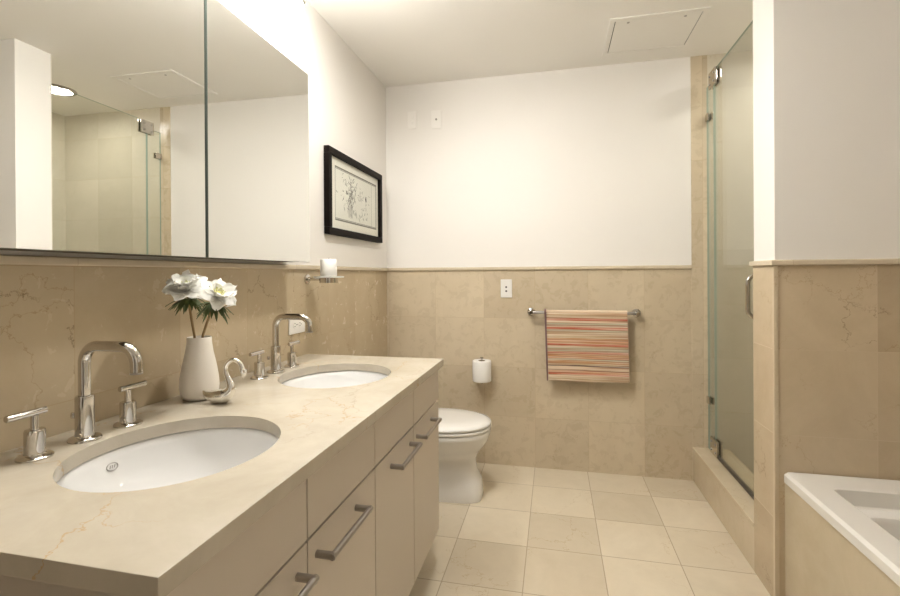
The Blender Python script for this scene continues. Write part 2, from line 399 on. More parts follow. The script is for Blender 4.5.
# ------------------------------------------------------------------ vanity cabinet
Y0, Y1, FX = .472, 1.873, .610
v = thing('vanity_cabinet', 'long greige double vanity cabinet with steel bar pulls under the marble top', 'vanity', (0, Y0, 0))
W = Y1 - Y0; TOPZ = CT - .03
b = BM()
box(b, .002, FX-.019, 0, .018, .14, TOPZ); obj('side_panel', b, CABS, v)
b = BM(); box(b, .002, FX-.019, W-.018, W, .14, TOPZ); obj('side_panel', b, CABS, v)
b = BM(); box(b, .002, FX-.024, .018, W-.018, .14, .158); box(b, .002, .014, .018, W-.018, .158, TOPZ)
for k in (1, 2, 3): box(b, .014, FX-.022, W*k/4-.009, W*k/4+.009, .158, TOPZ-.16)
box(b, FX-.03, FX-.022, .018, W-.018, .158, TOPZ); obj('carcass', b, DARK, v)  # dark colour stands in for the shade behind the front seams
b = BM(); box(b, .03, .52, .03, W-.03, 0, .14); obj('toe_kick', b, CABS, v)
def pull(parent, ya, yb, z):
    b = BM(); px = FX+.036
    tube(b, [(px, ya-.006, z), (px, yb+.006, z)], .0068, 14)
    for y in (ya, yb): tube(b, [(FX-.001, y, z), (px+.004, y, z)], .0078, 16)
    return obj('bar_pull', b, STEEL, parent)
cw = W/4; g = .002
pulls = [(.712, .784+.118-.118), (.858, 1.048), (1.297, 1.481), (1.556, 1.75)]
pulls[0] = (.594, .784)
for k in range(4):
    ya, yb = k*cw + (g if k else .0), (k+1)*cw - (g if k < 3 else 0)
    b = BM(); box(b, FX-.019, FX, ya, yb, .681, TOPZ-.004, bev=.0012); obj('drawer_front', b, CABM, v)
    b = BM(); box(b, FX-.019, FX, ya, yb, .14, .676, bev=.0012); dr = obj('door', b, CABM, v)
    pull(dr, pulls[k][0]-Y0, pulls[k][1]-Y0, .632)

# ------------------------------------------------------------------ countertop with two oval cut-outs
SX, RX, RY = .327, .19, .205
SINKS = (.814, 1.517)
CX0, CX1, CY0, CY1 = .0015, .631, .452, 1.883
b = BM()
def ring_edges(pts):
    vs = [b.verts.new(p) for p in pts]
    return [b.edges.new((vs[i], vs[(i+1) % len(vs)])) for i in range(len(vs))]
es = ring_edges([(CX0, CY0, CT), (CX1, CY0, CT), (CX1, CY1, CT), (CX0, CY1, CT)])
for sy in SINKS: es += ring_edges([(SX+RX*math.cos(2*PI*k/72), sy+RY*math.sin(2*PI*k/72), CT) for k in range(72)])
bmesh.ops.triangle_fill(b, use_beauty=True, use_dissolve=False, edges=es)
r = bmesh.ops.extrude_face_region(b, geom=b.faces[:])
for q in r['geom']:
    if isinstance(q, bmesh.types.BMVert): q.co.z -= .03
bmesh.ops.recalc_face_normals(b, faces=b.faces)
ee = [e for e in b.edges if len(e.link_faces) == 2 and e.calc_face_angle() > .8]
bmesh.ops.bevel(b, geom=ee, offset=.002, segments=2, profile=.5, affect='EDGES')
bmesh.ops.translate(b, verts=b.verts, vec=(0, 0, -CT+.03))
ct = tag(obj('countertop', b, COUNTER, smooth=35, loc=(0, 0, CT-.03)), 'cream marble countertop with two oval cut-outs on the vanity', 'countertop')

def make_sink(sy, label):
    t = thing('sink', label, 'sink', (SX, sy, CT-.03), group='undermount sinks in the vanity top')
    b = BM()
    prof = [(1.13, -.012), (1.13, -.0005), (1.035, -.0005), (1.01, -.004), (.985, -.02), (.93, -.055), (.80, -.095), (.58, -.125), (.30, -.14), (.11, -.145)]
    outer = [(.11, -.160), (.32, -.155), (.6, -.14), (.83, -.108), (.955, -.06), (1.0, -.025), (1.03, -.012)]
    secs = []
    for q, z in prof + outer: secs.append([(RX*q*math.cos(2*PI*k/64), RY*q*math.sin(2*PI*k/64), z) for k in range(64)])
    secs.append(secs[0]); loft(b, secs, cap=False); bmesh.ops.remove_doubles(b, verts=b.verts, dist=1e-6)
    obj('basin', b, BASIN, t, smooth=50)
    b = BM(); lathe(b, [(.0005, -.1435), (.017, -.1435), (.0225, -.142), (.0225, -.15), (.0005, -.15)], 28); obj('drain', b, CHROME, t)
    return t
def oval_mark(t):
    # small oval ring with a stroke inside, on the wall-side slope of the bowl
    b = BM(); pts = []
    # point on the bowl: parametrise the slope between prof q=.985 and .93
    ang = math.radians(177.5)
    q, z = .966, -.0325
    base = Vector((RX*q*math.cos(ang), RY*q*math.sin(ang), z))
    n = Vector((-math.cos(ang)*.9, -math.sin(ang)*.9, .35)).normalized()
    tu = Vector((-math.sin(ang), math.cos(ang), 0)).normalized(); tv = n.cross(tu).normalized()
    for k in range(33):
        a = 2*PI*k/32; pts.append(base + n*.0012 + tu*.0125*math.cos(a) + tv*.0078*math.sin(a))
    tube(b, pts, .0009, 8, cap=False)
    for u0 in (-.006, -.001, .004):
        tube(b, [base + n*.0008 + tu*(u0-.001) - tv*.003, base + n*.0008 + tu*(u0+.002) + tv*.003], .0007, 6)
    return obj('oval_emblem', b, STEEL, t)
s1 = make_sink(SINKS[0], 'nearer white oval undermount sink in the marble top'); oval_mark(s1)
s2 = make_sink(SINKS[1], 'farther white oval undermount sink, at the far end of the marble top')

# ------------------------------------------------------------------ faucets
def make_faucet(y, label):
    f = thing('faucet', label, 'faucet', (.094, y, CT), group='widespread chrome faucets on the vanity')
    b = BM(); lathe(b, [(.0305, 0), (.0305, .003), (.028, .0065), (.0185, .009), (.0175, .011), (.0175, .092), (.016, .095), (.012, .0955)], 36); obj('spout_base', b, CHROME, f)
    b = BM(); R = .036; xt, zt = .135, .202
    pts = [(0, 0, .09), (0, 0, zt-R)]
    for k in range(1, 11): a = PI/2*k/10; pts.append((R-R*math.cos(a), 0, zt-R+R*math.sin(a)))
    for k in range(0, 11): a = PI/2*k/10; pts.append((xt-R+R*math.sin(a), 0, zt-R+R*math.cos(a)))
    pts += [(xt, 0, .150)]
    tube(b, pts, .0115, 24); sp = obj('spout', b, CHROME, f, smooth=50)
    b = BM(); lathe(b, [(.009, .146), (.0118, .146), (.0118, .15), (.009, .1505)], 24, (xt, 0, 0)); obj('aerator', b, STEEL, sp)
    b = BM(); tube(b, [(-.016, 0, .05), (-.028, 0, .05)], .003, 10); lathe(b, [(.0005, -.006), (.005, -.006), (.006, 0), (.005, .006), (.0005, .006)], 14, (-.03, 0, .05)); obj('lift_knob', b, CHROME, f)
    for sg in (-1, 1):
        yy = .101*sg
        b = BM(); lathe(b, [(.029, 0), (.029, .003), (.026, .006), (.018, .008), (.0168, .010), (.0168, .052), (.0155, .055), (.008, .0555), (.0068, .057), (.0068, .083)], 32, (.003, yy, 0)); hv = obj('tap_valve', b, CHROME, f)
        b = BM(); lathe(b, [(.0055, -.021), (.0068, -.0195), (.0068, .0475), (.0055, .049)], 20, (.003, yy, .088), 'y')
        if sg < 0:
            for q in b.verts: q.co.y = 2*yy - q.co.y
        obj('lever', b, CHROME, hv)
    return f
make_faucet(.804, 'chrome faucet at the nearer sink, with two lever taps')
make_faucet(1.508, 'chrome faucet at the farther sink, with two lever taps')

# ------------------------------------------------------------------ vase with two anemones
VX, VY = .088, 1.143
t = thing('vase', 'white bottle-shaped vase holding two flowers, on the counter by the splash wall', 'vase', (VX, VY, CT))
b = BM()
lathe(b, [(.001, .002), (.034, 0), (.043, .004), (.049, .018), (.0515, .038), (.050, .062), (.044, .098), (.0365, .132), (.0325, .160), (.032, .1735), (.0305, .176), (.029, .1735), (.029, .155), (.034, .12), (.04, .08), (.037, .02), (.001, .012)], 48, cap=True)
obj('vase_body', b, VASEM, t, smooth=60)
def frame_of(axis):
    a = axis.normalized(); u = a.cross(Vector((0, 0, 1))); u = u.normalized() if u.length > .01 else Vector((1, 0, 0))
    return a, u, a.cross(u)
def petal_mesh(axis, ang, ln, wd, open_, cup, curl, z0=0):
    a, u, vv = frame_of(axis); dirv = u*math.cos(ang) + vv*math.sin(ang); side = a.cross(dirv)
    nu, nv = 10, 8; b = BM(); top = []
    rnd = random.random()*6
    for i in range(nu+1):
        s = i/nu; row = []
        th = open_ + curl*s*s     # angle from the axis
        # integrate a smooth arc
        out = sum(math.sin(open_ + curl*(q/20*s)**2) for q in range(20))/20*s*ln + .004
        up = sum(math.cos(open_ + curl*(q/20*s)**2) for q in range(20))/20*s*ln + z0
        wdt = wd*((.34+.66*math.sin(PI/2*s/.55)) if s < .55 else math.sqrt(max(.012, 1-((s-.55)/.455)**2)))
        for j in range(nv+1):
            q = 2*j/nv-1
            lift = cup*q*q*wdt + .0018*math.sin(5*q+rnd+6*s)*s
            edge = -.004*q*q*s*ln/.04 + .0015*math.sin(9*q+rnd)*(s > .85)
            pt = dirv*(out+edge*math.sin(th) - lift*math.cos(th)*.8) + a*(up+edge*math.cos(th) + lift*math.sin(th)) + side*q*wdt*.5
            row.append(b.verts.new(pt))
        top.append(row)
    fs = []
    for i in range(nu):
        for j in range(nv): fs.append(b.faces.new((top[i][j], top[i][j+1], top[i+1][j+1], top[i+1][j])))
    bmesh.ops.recalc_face_normals(b, faces=b.faces)
    bmesh.ops.solidify(b, geom=b.faces[:], thickness=.0009)
    return b
def flower(name, label, head, axis, neck, petals):
    base = Vector((VX, VY, CT+.02))
    f = thing(name, label, 'flower', tuple(head), group='white anemones in the vase')
    axis = Vector(axis).normalized()
    b = BM(); foot = Vector(neck) - Vector(head); rel0 = Vector((foot.x*.96, foot.y*.99, base.z-head[2]+.0))
    pts = []
    P0_, P1_, P2_ = rel0, foot, Vector((0, 0, 0))
    for k in range(15):
        s = k/14
        pts.append((P0_.lerp(P1_, s/.55) if s < .55 else P1_.lerp(P2_, (s-.55)/.45)) + Vector((.002*math.sin(6*s), 0, 0)))
    tube(b, pts, .0034, 10); obj('stem', b, STEM, f)
    for (ang, ln, wd, op, cup, curl, z0) in petals:
        obj('petal', petal_mesh(axis, math.radians(ang), ln, wd, math.radians(op), cup, math.radians(curl), z0), PETAL, f, smooth=80)
    b = BM(); bmesh.ops.create_uvsphere(b, u_segments=18, v_segments=10, radius=.0075)
    bmesh.ops.translate(b, verts=b.verts, vec=axis*.006)
    a, u, vv = frame_of(axis)
    for k in range(26):
        an = k*2.4; r = .009+.003*(k % 3); q = (u*math.cos(an)+vv*math.sin(an))
        tube(b, [q*.004+a*.004, q*r*.8+a*.011, q*r+a*(.015+.002*(k % 2))], [.0006, .0005, .0012], 5)
    obj('flower_center', b, PISTIL, f)
    b = BM(); cdir = (foot).normalized(); col = cdir*.034
    for k in range(15):
        an = 2*PI*k/15 + random.uniform(-.15, .15); ln = random.uniform(.044, .066); dr = random.uniform(-.75, .15)
        hd = Vector((math.cos(an), math.sin(an)*.8, 0)); sd = Vector((-math.sin(an), math.cos(an), 0))
        for lo in (-.42, 0, .42):
            l2 = ln*(1 if lo == 0 else .72); dv = (hd*math.cos(lo)+sd*math.sin(lo)); sv = Vector((-dv.y, dv.x, 0)).normalized()
            prev = None
            rings = []
            for i in range(7):
                s = i/6; wq = .0052*math.sin(PI*min(1, .1+.9*s))**.8+.0004
                ctr = col + dv*l2*s + Vector((0, 0, dr*l2*s - .012*s*s + .004*math.sin(PI*s)))
                rings.append([b.verts.new(ctr+sv*wq), b.verts.new(ctr+Vector((0, 0, .0012))), b.verts.new(ctr-sv*wq), b.verts.new(ctr-Vector((0, 0, .0012)))])
            loft_rings(b, rings)
    obj('leaf_collar', b, LEAF, f)
    return f
pet = []
for k in range(5): pet.append((90+(k-2)*40, .054, .056, 34, .10, -10, 0))        # upright back petals
for k in range(7): pet.append((k*360/7+20,   .055, .046, 80, .10, 8, -.001))       # spread outer petals
pet += [(-62, .034, .034, 40, .2, 10, .001), (-118, .034, .034, 40, .2, 10, .001)]
# axis: flowers look up and a little towards the room
f1 = flower('anemone', 'larger round white anemone, left one in the white vase', (.113, 1.072, 1.163), (.30, -.50, .72), (.077, 1.139, 1.02), pet)
pet2 = []
for k in range(5): pet2.append((90+(k-2)*42, .050, .044, 38, .10, -6, 0))
for k in range(6): pet2.append((k*60+10, .050, .040, 76, .1, 20, -.001))
pet2 += [(-80, .03, .03, 45, .2, 10, .001)]
f2 = flower('anemone', 'smaller open white anemone leaning right in the white vase', (.213, 1.065, 1.145), (.66, -.34, .60), (.099, 1.142, 1.02), pet2)

# ------------------------------------------------------------------ silver swan
b = BM(); AX = Vector((.975, .222, 0))
bp_ = [(-.043, .036, .0015), (-.040, .032, .005), (-.031, .025, .011), (-.015, .020, .017), (.002, .020, .0195), (.018, .023, .0195), (.029, .032, .016), (.0335, .044, .0125), (.0305, .058, .0092), (.0245, .072, .0072), (.0200, .086, .0060), (.0195, .099, .0056), (.0255, .111, .0056), (.036, .1185, .0056), (.047, .1185, .0057), (.057, .112, .0058), (.063, .102, .0062), (.0655, .092, .0068), (.0665, .083, .0055), (.066, .075, .003), (.0655, .067, .0006)]
# smooth the control polygon once
pp = []
for i in range(len(bp_)-1):
    a, c2 = bp_[i], bp_[i+1]
    pa = bp_[max(0, i-1)]; pd = bp_[min(len(bp_)-1, i+2)]
    for s in (0, .34, .67):
        pp.append(tuple(.5*((2*a[k]) + (-pa[k]+c2[k])*s + (2*pa[k]-5*a[k]+4*c2[k]-pd[k])*s*s + (-pa[k]+3*a[k]-3*c2[k]+pd[k])*s**3) for k in range(3)))
pp.append(bp_[-1])
tube(b, [AX*q[0] + Vector((0, 0, q[1])) for q in pp], [max(.0005, q[2]) for q in pp], 20)
for q in b.verts:
    if q.co.z < .003: q.co.z = .0
sw = thing('swan_figurine', 'silver swan figurine with a curled neck, beside the white vase', 'figurine', (.181, 1.106, CT))
obj('swan_body', b, SILVER, sw, smooth=80)
b = BM(); tube(b, [AX*.0655+Vector((0, 0, .092)), AX*.072+Vector((0, 0, .0895)), AX*.0705+Vector((0, 0, .081)), AX*.0645+Vector((0, 0, .066))], [.004, .0066, .0055, .0006], 12); o = obj('beak', b, SILVER, sw, smooth=80)

# ------------------------------------------------------------------ mirror cabinet and vanity light
m = thing('mirror_cabinet', 'wide mirrored wall cabinet with two doors above the vanity', 'mirror cabinet', (0, .574, 1.249))
H = .761
b = BM(); box(b, .0, .0915, .004, 1.140, .001, H-.002); obj('cabinet_body', b, plain('cabinet_body_dark', (.09, .07, .05), .6), m)
for ya, yb in ((0, .5685), (.5735, 1.144)):
    b = BM(); box(b, .096, .1148, ya, yb, 0, H); bmesh.ops.recalc_face_normals(b, faces=b.faces)
    for q in b.faces: q.material_index = 0 if q.normal.x > .5 else 1
    yc = (ya+yb)/2; bmesh.ops.rotate(b, verts=b.verts, cent=(.105, yc, 0), matrix=Matrix.Rotation(.009, 3, 'Z'))
    obj('mirror_door', b, [MIRROR, MEDGE], m, smooth=0)
l = thing('vanity_light', 'chrome bar light with lit white glass shades on the wall above the mirror', 'light', (0, 1.14, 2.226))
for k in range(5):
    yc = .4275 - k*.212; r_ = .0265; hl = .058
    b = BM(); prof = [(.0006, yc-hl)] + [(r_*math.sin(a), yc-hl+.016*(1-math.cos(a))) for a in [PI/2*q/5 for q in range(1, 6)]] + [(r_*math.cos(a), yc+hl-.016+.016*math.sin(a)) for a in [PI/2*q/5 for q in range(0, 5)]] + [(.0006, yc+hl)]
    lathe(b, prof, 32, (.128, 0, 0), 'y'); sh_ = obj('glass_shade', b, TUBE, l, smooth=60)
    b = BM(); lathe(b, [(.012, .022), (.012, .034)], 20, (.128, yc, 0)); obj('shade_collar', b, CHROME, sh_)
b = BM(); tube(b, [(.128, -.53, .037), (.128, .515, .037)], .0095, 18); obj('chrome_bar', b, CHROME, l)
b = BM(); box(b, .0, .022, -.16, .16, .0, .07, bev=.004); obj('backplate', b, CHROME, l)
for y in (-.09, .09):
    b = BM(); tube(b, [(.02, y, .037), (.122, y, .037)], .008, 14); obj('arm', b, CHROME, l)

# ------------------------------------------------------------------ framed drawing
fy0, fy1, fz0, fz1, fd = 2.052, 2.762, 1.396, 1.822, .030
t = thing('framed_drawing', 'black framed pale drawing hung on the white left wall', 'picture', (0, (fy0+fy1)/2, fz0))
hy = (fy1-fy0)/2; hz = fz1-fz0; fw = .034
b = BM()
for q in ((-hy, hy, 0, fw), (-hy, hy, hz-fw, hz), (-hy, -hy+fw, fw, hz-fw), (hy-fw, hy, fw, hz-fw)): box(b, .001, fd, *q, bev=.003)
obj('frame', b, BLACKW, t)
b = BM(); box(b, .002, .012, -hy+fw-.004, hy-fw+.004, fw-.004, hz-fw+.004); obj('mat_board', b, MATB, t)
py0, py1, pz0, pz1 = -.258, .290, .077, .352
b = BM(); box(b, .012, .0124, py0, py1, pz0, pz1)
for q in ((py0, py1, pz1-.008, pz1), (py0, py1, pz1-.013, pz1-.010), (py0, py1, pz0, pz0+.008), (py0, py1, pz0+.010, pz0+.013), (py0, py0+.003, pz0, pz1), (py1-.007, py1, pz0, pz1), (py1-.075, py1-.073, pz0+.013, pz1-.013)): box(b, .0124, .0127, *q, mi=1)
rg = random.Random(4)
def stroke(y, z, a, ln, bend, wd, mi=1):
    pts = []
    for k in range(9):
        s = k/8; pts.append((.0127, y, z)); aa = a+bend*s; y += math.cos(aa)*ln/8; z += math.sin(aa)*ln/8
    tube(b, pts, [wd*(.4+math.sin(PI*k/8)) for k in range(9)], 5, flat=.3, mi=mi)
cy_, cz_ = -.08, .215
for k in range(130):   # loose leafy plant drawn with pen
    a = rg.uniform(0, 2*PI); r = abs(rg.gauss(0, .075))
    y = cy_ + r*math.cos(a)*1.0; z = cz_ + .02 + r*math.sin(a)*1.25
    if pz0+.03 < z < pz1-.03 and y > py0+.03: stroke(y, z, rg.uniform(0, 6.28), rg.uniform(.012, .04), rg.uniform(-2.5, 2.5), rg.uniform(.0008, .0020))
for k in range(6): stroke(cy_+rg.uniform(-.04, .05), .105, PI/2+rg.uniform(-.25, .25), rg.uniform(.08, .14), rg.uniform(-.4, .4), .0015)
for k in range(30):
    y = .09+rg.gauss(0, .045); z = .19+rg.gauss(0, .055)
    if pz0+.03 < z < pz1-.03: stroke(y, z, rg.uniform(0, 6.28), rg.uniform(.01, .03), rg.uniform(-2.5, 2.5), rg.uniform(.0008, .0018))
for k in range(9): stroke(.135+rg.uniform(-.006, .006), .222+rg.uniform(-.004, .012), PI/2+rg.uniform(-.4, .4), .022, rg.uniform(-.8, .8), .0022, 2)
obj('print', b, [PAPER, INK, INKD], t, smooth=0)
b = BM(); box(b, .0132, .015, -hy+fw-.002, hy-fw+.002, fw-.002, hz-fw+.002); obj('glazing', b, glass_mat('picture_glass', (.98, .985, .98), .006, .2), t)

# ------------------------------------------------------------------ candle on its wall holder
t = thing('wall_dish_holder', 'chrome wall holder with a round glass dish under the candle', 'dish holder', (0, 1.89, 1.178))
b = BM(); lathe(b, [(.022, .0005), (.022, .008), (.012, .011), (.012, .016)], 28, axis='x'); obj('wall_flange', b, CHROME, t)
b = BM(); tube(b, [(.014, 0, 0), (.072, 0, 0)], .0065, 14); obj('arm', b, CHROME, t)
b = BM(); lathe(b, [(.036, -.016), (.040, -.016), (.040, .006), (.036, .006), (.036, -.016)], 40, (.108, 0, 0), cap=False); obj('ring', b, CHROME, t)
b = BM(); lathe(b, [(.001, .0065), (.064, .0065), (.0665, .009), (.0665, .0125), (.064, .0135), (.001, .0105)], 48, (.108, 0, 0))
bmesh.ops.recalc_face_normals(b, faces=b.faces)
for q in b.faces: q.material_index = 1 if abs(q.normal.z) < .75 else 0
obj('glass_dish', b, [DISHG, FROST], t)
c = thing('candle', 'white pillar candle on the glass dish by the left wall', 'candle', (.108, 1.89, 1.1905))
b = BM(); lathe(b, [(.001, .001), (.034, 0), (.036, .003), (.036, .072), (.034, .0755), (.028, .0745), (.001, .072)], 40); obj('candle_body', b, WAX, c, smooth=50)
b = BM(); tube(b, [(0, 0, .072), (.001, 0, .078), (.002, 0, .082)], .001, 6); obj('wick', b, SLOT, c)

# ------------------------------------------------------------------ outlets and wall plates
def plate(name, label, cat, loc, rotm, W_, H_, kind, mat=PLATE, group=None):
    t = thing(name, label, cat, loc, group=group); t.matrix_world = Matrix.Translation(loc) @ rotm.to_4x4()
    b = BM(); box(b, -W_/2, W_/2, -H_/2, H_/2, .0003, .006, bev=.0025, seg=3); obj('cover_plate', b, mat, t)
    if kind == 'outlet':
        for sg in (-1, 1):
            b = BM(); lathe(b, [(.0165, .005), (.0165, .0075), (.0005, .0075)], 28, (0, sg*.0195, 0), sy=.85); so = obj('socket', b, mat, t)
            b = BM()
            for dx in (-.006, .006): box(b, dx-.0012, dx+.0012, sg*.0195-.001, sg*.0195+.007, .007, .0079)
            lathe(b, [(.0024, .007), (.0024, .0079)], 12, (0, sg*.0195-.007, 0)); obj('slot', b, SLOT, so)
        b = BM(); lathe(b, [(.003, .0055), (.0028, .007), (.0005, .0072)], 12); obj('screw', b, STEEL, t)
    elif kind == 'jack':
        b = BM(); box(b, -.017, .017, -.034, .034, .0055, .0078, bev=.001); js = obj('insert', b, mat, t)
        for sg in (-1, 1):
            b = BM(); lathe(b, [(.006, .0075), (.006, .0085), (.0005, .0085)], 18, (0, sg*.0125-.004, 0)); obj('port', b, SLOT, js)
    elif kind == 'coax':
        b = BM(); lathe(b, [(.0065, .0055), (.0065, .009), (.0045, .010), (.0045, .016), (.0005, .016)], 20); obj('port', b, STEEL, t)
        for sg in (-1, 1):
            b = BM(); lathe(b, [(.003, .0055), (.0028, .007), (.0005, .0072)], 12, (0, sg*.042, 0)); obj('screw', b, mat, t)
    elif kind == 'blank':
        b = BM()
        for sg in (-1, 1): lathe(b, [(.0095, .0055), (.0085, .0085), (.0005, .009)], 20, (.003*sg, sg*.018, 0))
        obj('insert', b, mat, t)
    return t
RB = Matrix(((1, 0, 0), (0, 0, -1), (0, 1, 0)))              # local z -> -y (back wall)
RL = Matrix(((0, 0, 1), (1, 0, 0), (0, 1, 0)))               # local z -> +x (left wall)
RLh = RL @ Matrix.Rotation(PI/2, 3, 'Z')
plate('wall_outlet', 'white wall outlet with two dark ports on the back tile above the paper roll', 'outlet', (.789, YB, 1.106), RB, .070, .114, 'jack')
plate('wall_outlet', 'white sideways wall outlet on the splash tile behind the farther faucet', 'outlet', (0, 1.803, .985), RLh, .076, .122, 'outlet')
plate('wall_plate', 'white-painted wall plate high on the back wall, nearer the left corner', 'wall plate', (.182, YB, 2.205), RB, .062, .112, 'blank', PLATEW)
plate('wall_plate', 'white wall plate with a single dark port, high on the back wall', 'wall plate', (.345, YB, 2.196), RB, .068, .118, 'coax', PLATEW)

# ------------------------------------------------------------------ toilet
t = thing('toilet', 'white toilet with closed lid between the vanity and the back wall', 'toilet', (0, 2.465, 0))
def egg(xb, xf, hw, z, n=56, ex=2.0, xc=None):
    xc = xc if xc is not None else xb + (xf-xb)*.46
    out = []
    for k in range(n):
        a = 2*PI*k/n; ca, sa = math.cos(a), math.sin(a)
        ca = math.copysign(abs(ca)**(2/ex), ca); sa = math.copysign(abs(sa)**(2/ex), sa)
        out.append((xc + (xf-xc if ca > 0 else xc-xb)*ca, hw*sa, z))
    return out
b = BM()
secs = [egg(.10, .698, .094, 0, ex=4.2), egg(.10, .703, .096, .012, ex=4.2), egg(.10, .702, .095, .04, ex=4), egg(.10, .694, .092, .10, ex=3.6), egg(.11, .671, .088, .15, ex=3.2), egg(.12, .666, .087, .19, ex=3.0), egg(.13, .668, .092, .215, ex=2.7), egg(.15, .676, .106, .235, ex=2.5), egg(.18, .688, .128, .258, ex=2.35), egg(.20, .712, .152, .282, ex=2.25), egg(.22, .732, .172, .312, ex=2.2), egg(.23, .742, .185, .342, ex=2.15), egg(.235, .745, .190, .364, ex=2.15), egg(.238, .741, .187, .370, ex=2.15)]
loft(b, secs); obj('bowl', b, CERAM, t, smooth=60)
b = BM(); loft(b, [egg(.232, .745, .190, .374, ex=2.15), egg(.23, .748, .193, .378, ex=2.15), egg(.23, .748, .193, .387, ex=2.15), egg(.232, .745, .190, .390, ex=2.15)]); obj('seat', b, CERAM, t, smooth=60)
b = BM(); loft(b, [egg(.226, .745, .192, .394, ex=2.15), egg(.224, .749, .196, .398, ex=2.15), egg(.224, .749, .196, .405, ex=2.15), egg(.23, .743, .190, .412, ex=2.15), egg(.25, .716, .168, .418, ex=2.1), egg(.32, .64, .10, .421, ex=2.1)]); obj('lid', b, CERAM, t, smooth=60)
b = BM(); loft(b, [rrect(.01, .20, -.19, .19, .03, .30), rrect(.008, .205, -.195, .195, .03, .40), rrect(.006, .215, -.2, .2, .03, .64)]); box(b, .02, .26, -.11, .11, .05, .37, bev=.02); obj('tank', b, CERAM, t, smooth=50)
b = BM(); loft(b, [rrect(.004, .222, -.207, .207, .03, .641), rrect(.003, .225, -.21, .21, .03, .646), rrect(.003, .225, -.21, .21, .03, .663), rrect(.01, .216, -.2, .2, .03, .67)]); obj('tank_lid', b, CERAM, t, smooth=50)
for sg in (-1, 1):
    b = BM(); lathe(b, [(.012, -.025), (.012, .025)], 18, (.226, sg*.075, .388), 'y'); obj('hinge', b, CERAM, t)
b = BM(); tube(b, [(.216, -.15, .58), (.232, -.15, .58)], .01, 14); tube(b, [(.232, -.155, .582), (.236, -.08, .572)], [.006, .004], 12); obj('flush_lever', b, CHROME, t)

# ------------------------------------------------------------------ paper roll on its post
TX, TY = .642, YB-.070
t = thing('paper_holder', 'chrome upright paper holder on the back wall beside the toilet', 'paper holder', (TX, YB, .528))
b = BM(); lathe(b, [(.02, -.0005), (.02, -.008), (.011, -.011), (.011, -.014)], 24, axis='y'); obj('wall_flange', b, CHROME, t)
b = BM(); tube(b, [(0, -.012, 0), (0, -.070, 0)], .0065, 14); lathe(b, [(.0005, -.008), (.008, -.008), (.010, 0), (.020, .004), (.020, .008), (.0005, .008)], 20, (0, -.070, 0)); obj('arm', b, CHROME, t)
b = BM(); tube(b, [(0, -.070, .004), (0, -.070, .148)], .006, 14); lathe(b, [(.006, .146), (.011, .148), (.011, .156), (.0005, .158)], 18, (0, -.070, 0)); obj('post', b, CHROME, t)
r = thing('toilet_roll', 'white paper roll standing on the chrome holder of the back wall', 'toilet paper', (TX, TY, .537))
b = BM(); lathe(b, [(.021, .002), (.056, 0), (.058, .004), (.058, .122), (.056, .126), (.021, .125), (.021, .002)], 44, cap=False); obj('paper', b, TISSUE, r, smooth=50)
b = BM(); lathe(b, [(.0185, .001), (.021, .001), (.021, .1255), (.0185, .1255), (.0185, .001)], 28, cap=False); obj('core', b, CARD, r)

# ------------------------------------------------------------------ towel bar and towel
t = thing('towel_bar', 'chrome towel bar mounted on the back wall tile', 'towel bar', (1.2475, YB, .963))
BY = -.060
b = BM(); tube(b, [(-.318, BY, 0), (.318, BY, 0)], .009, 16); obj('bar', b, STEEL, t)
for sg in (-1, 1):
    b = BM(); lathe(b, [(.024, -.0005), (.024, -.010), (.012, -.014), (.012, BY-.012), (.009, BY-.015), (.0005, BY-.015)], 28, (sg*.3045, 0, 0), 'y'); obj('wall_post', b, CHROME, t)
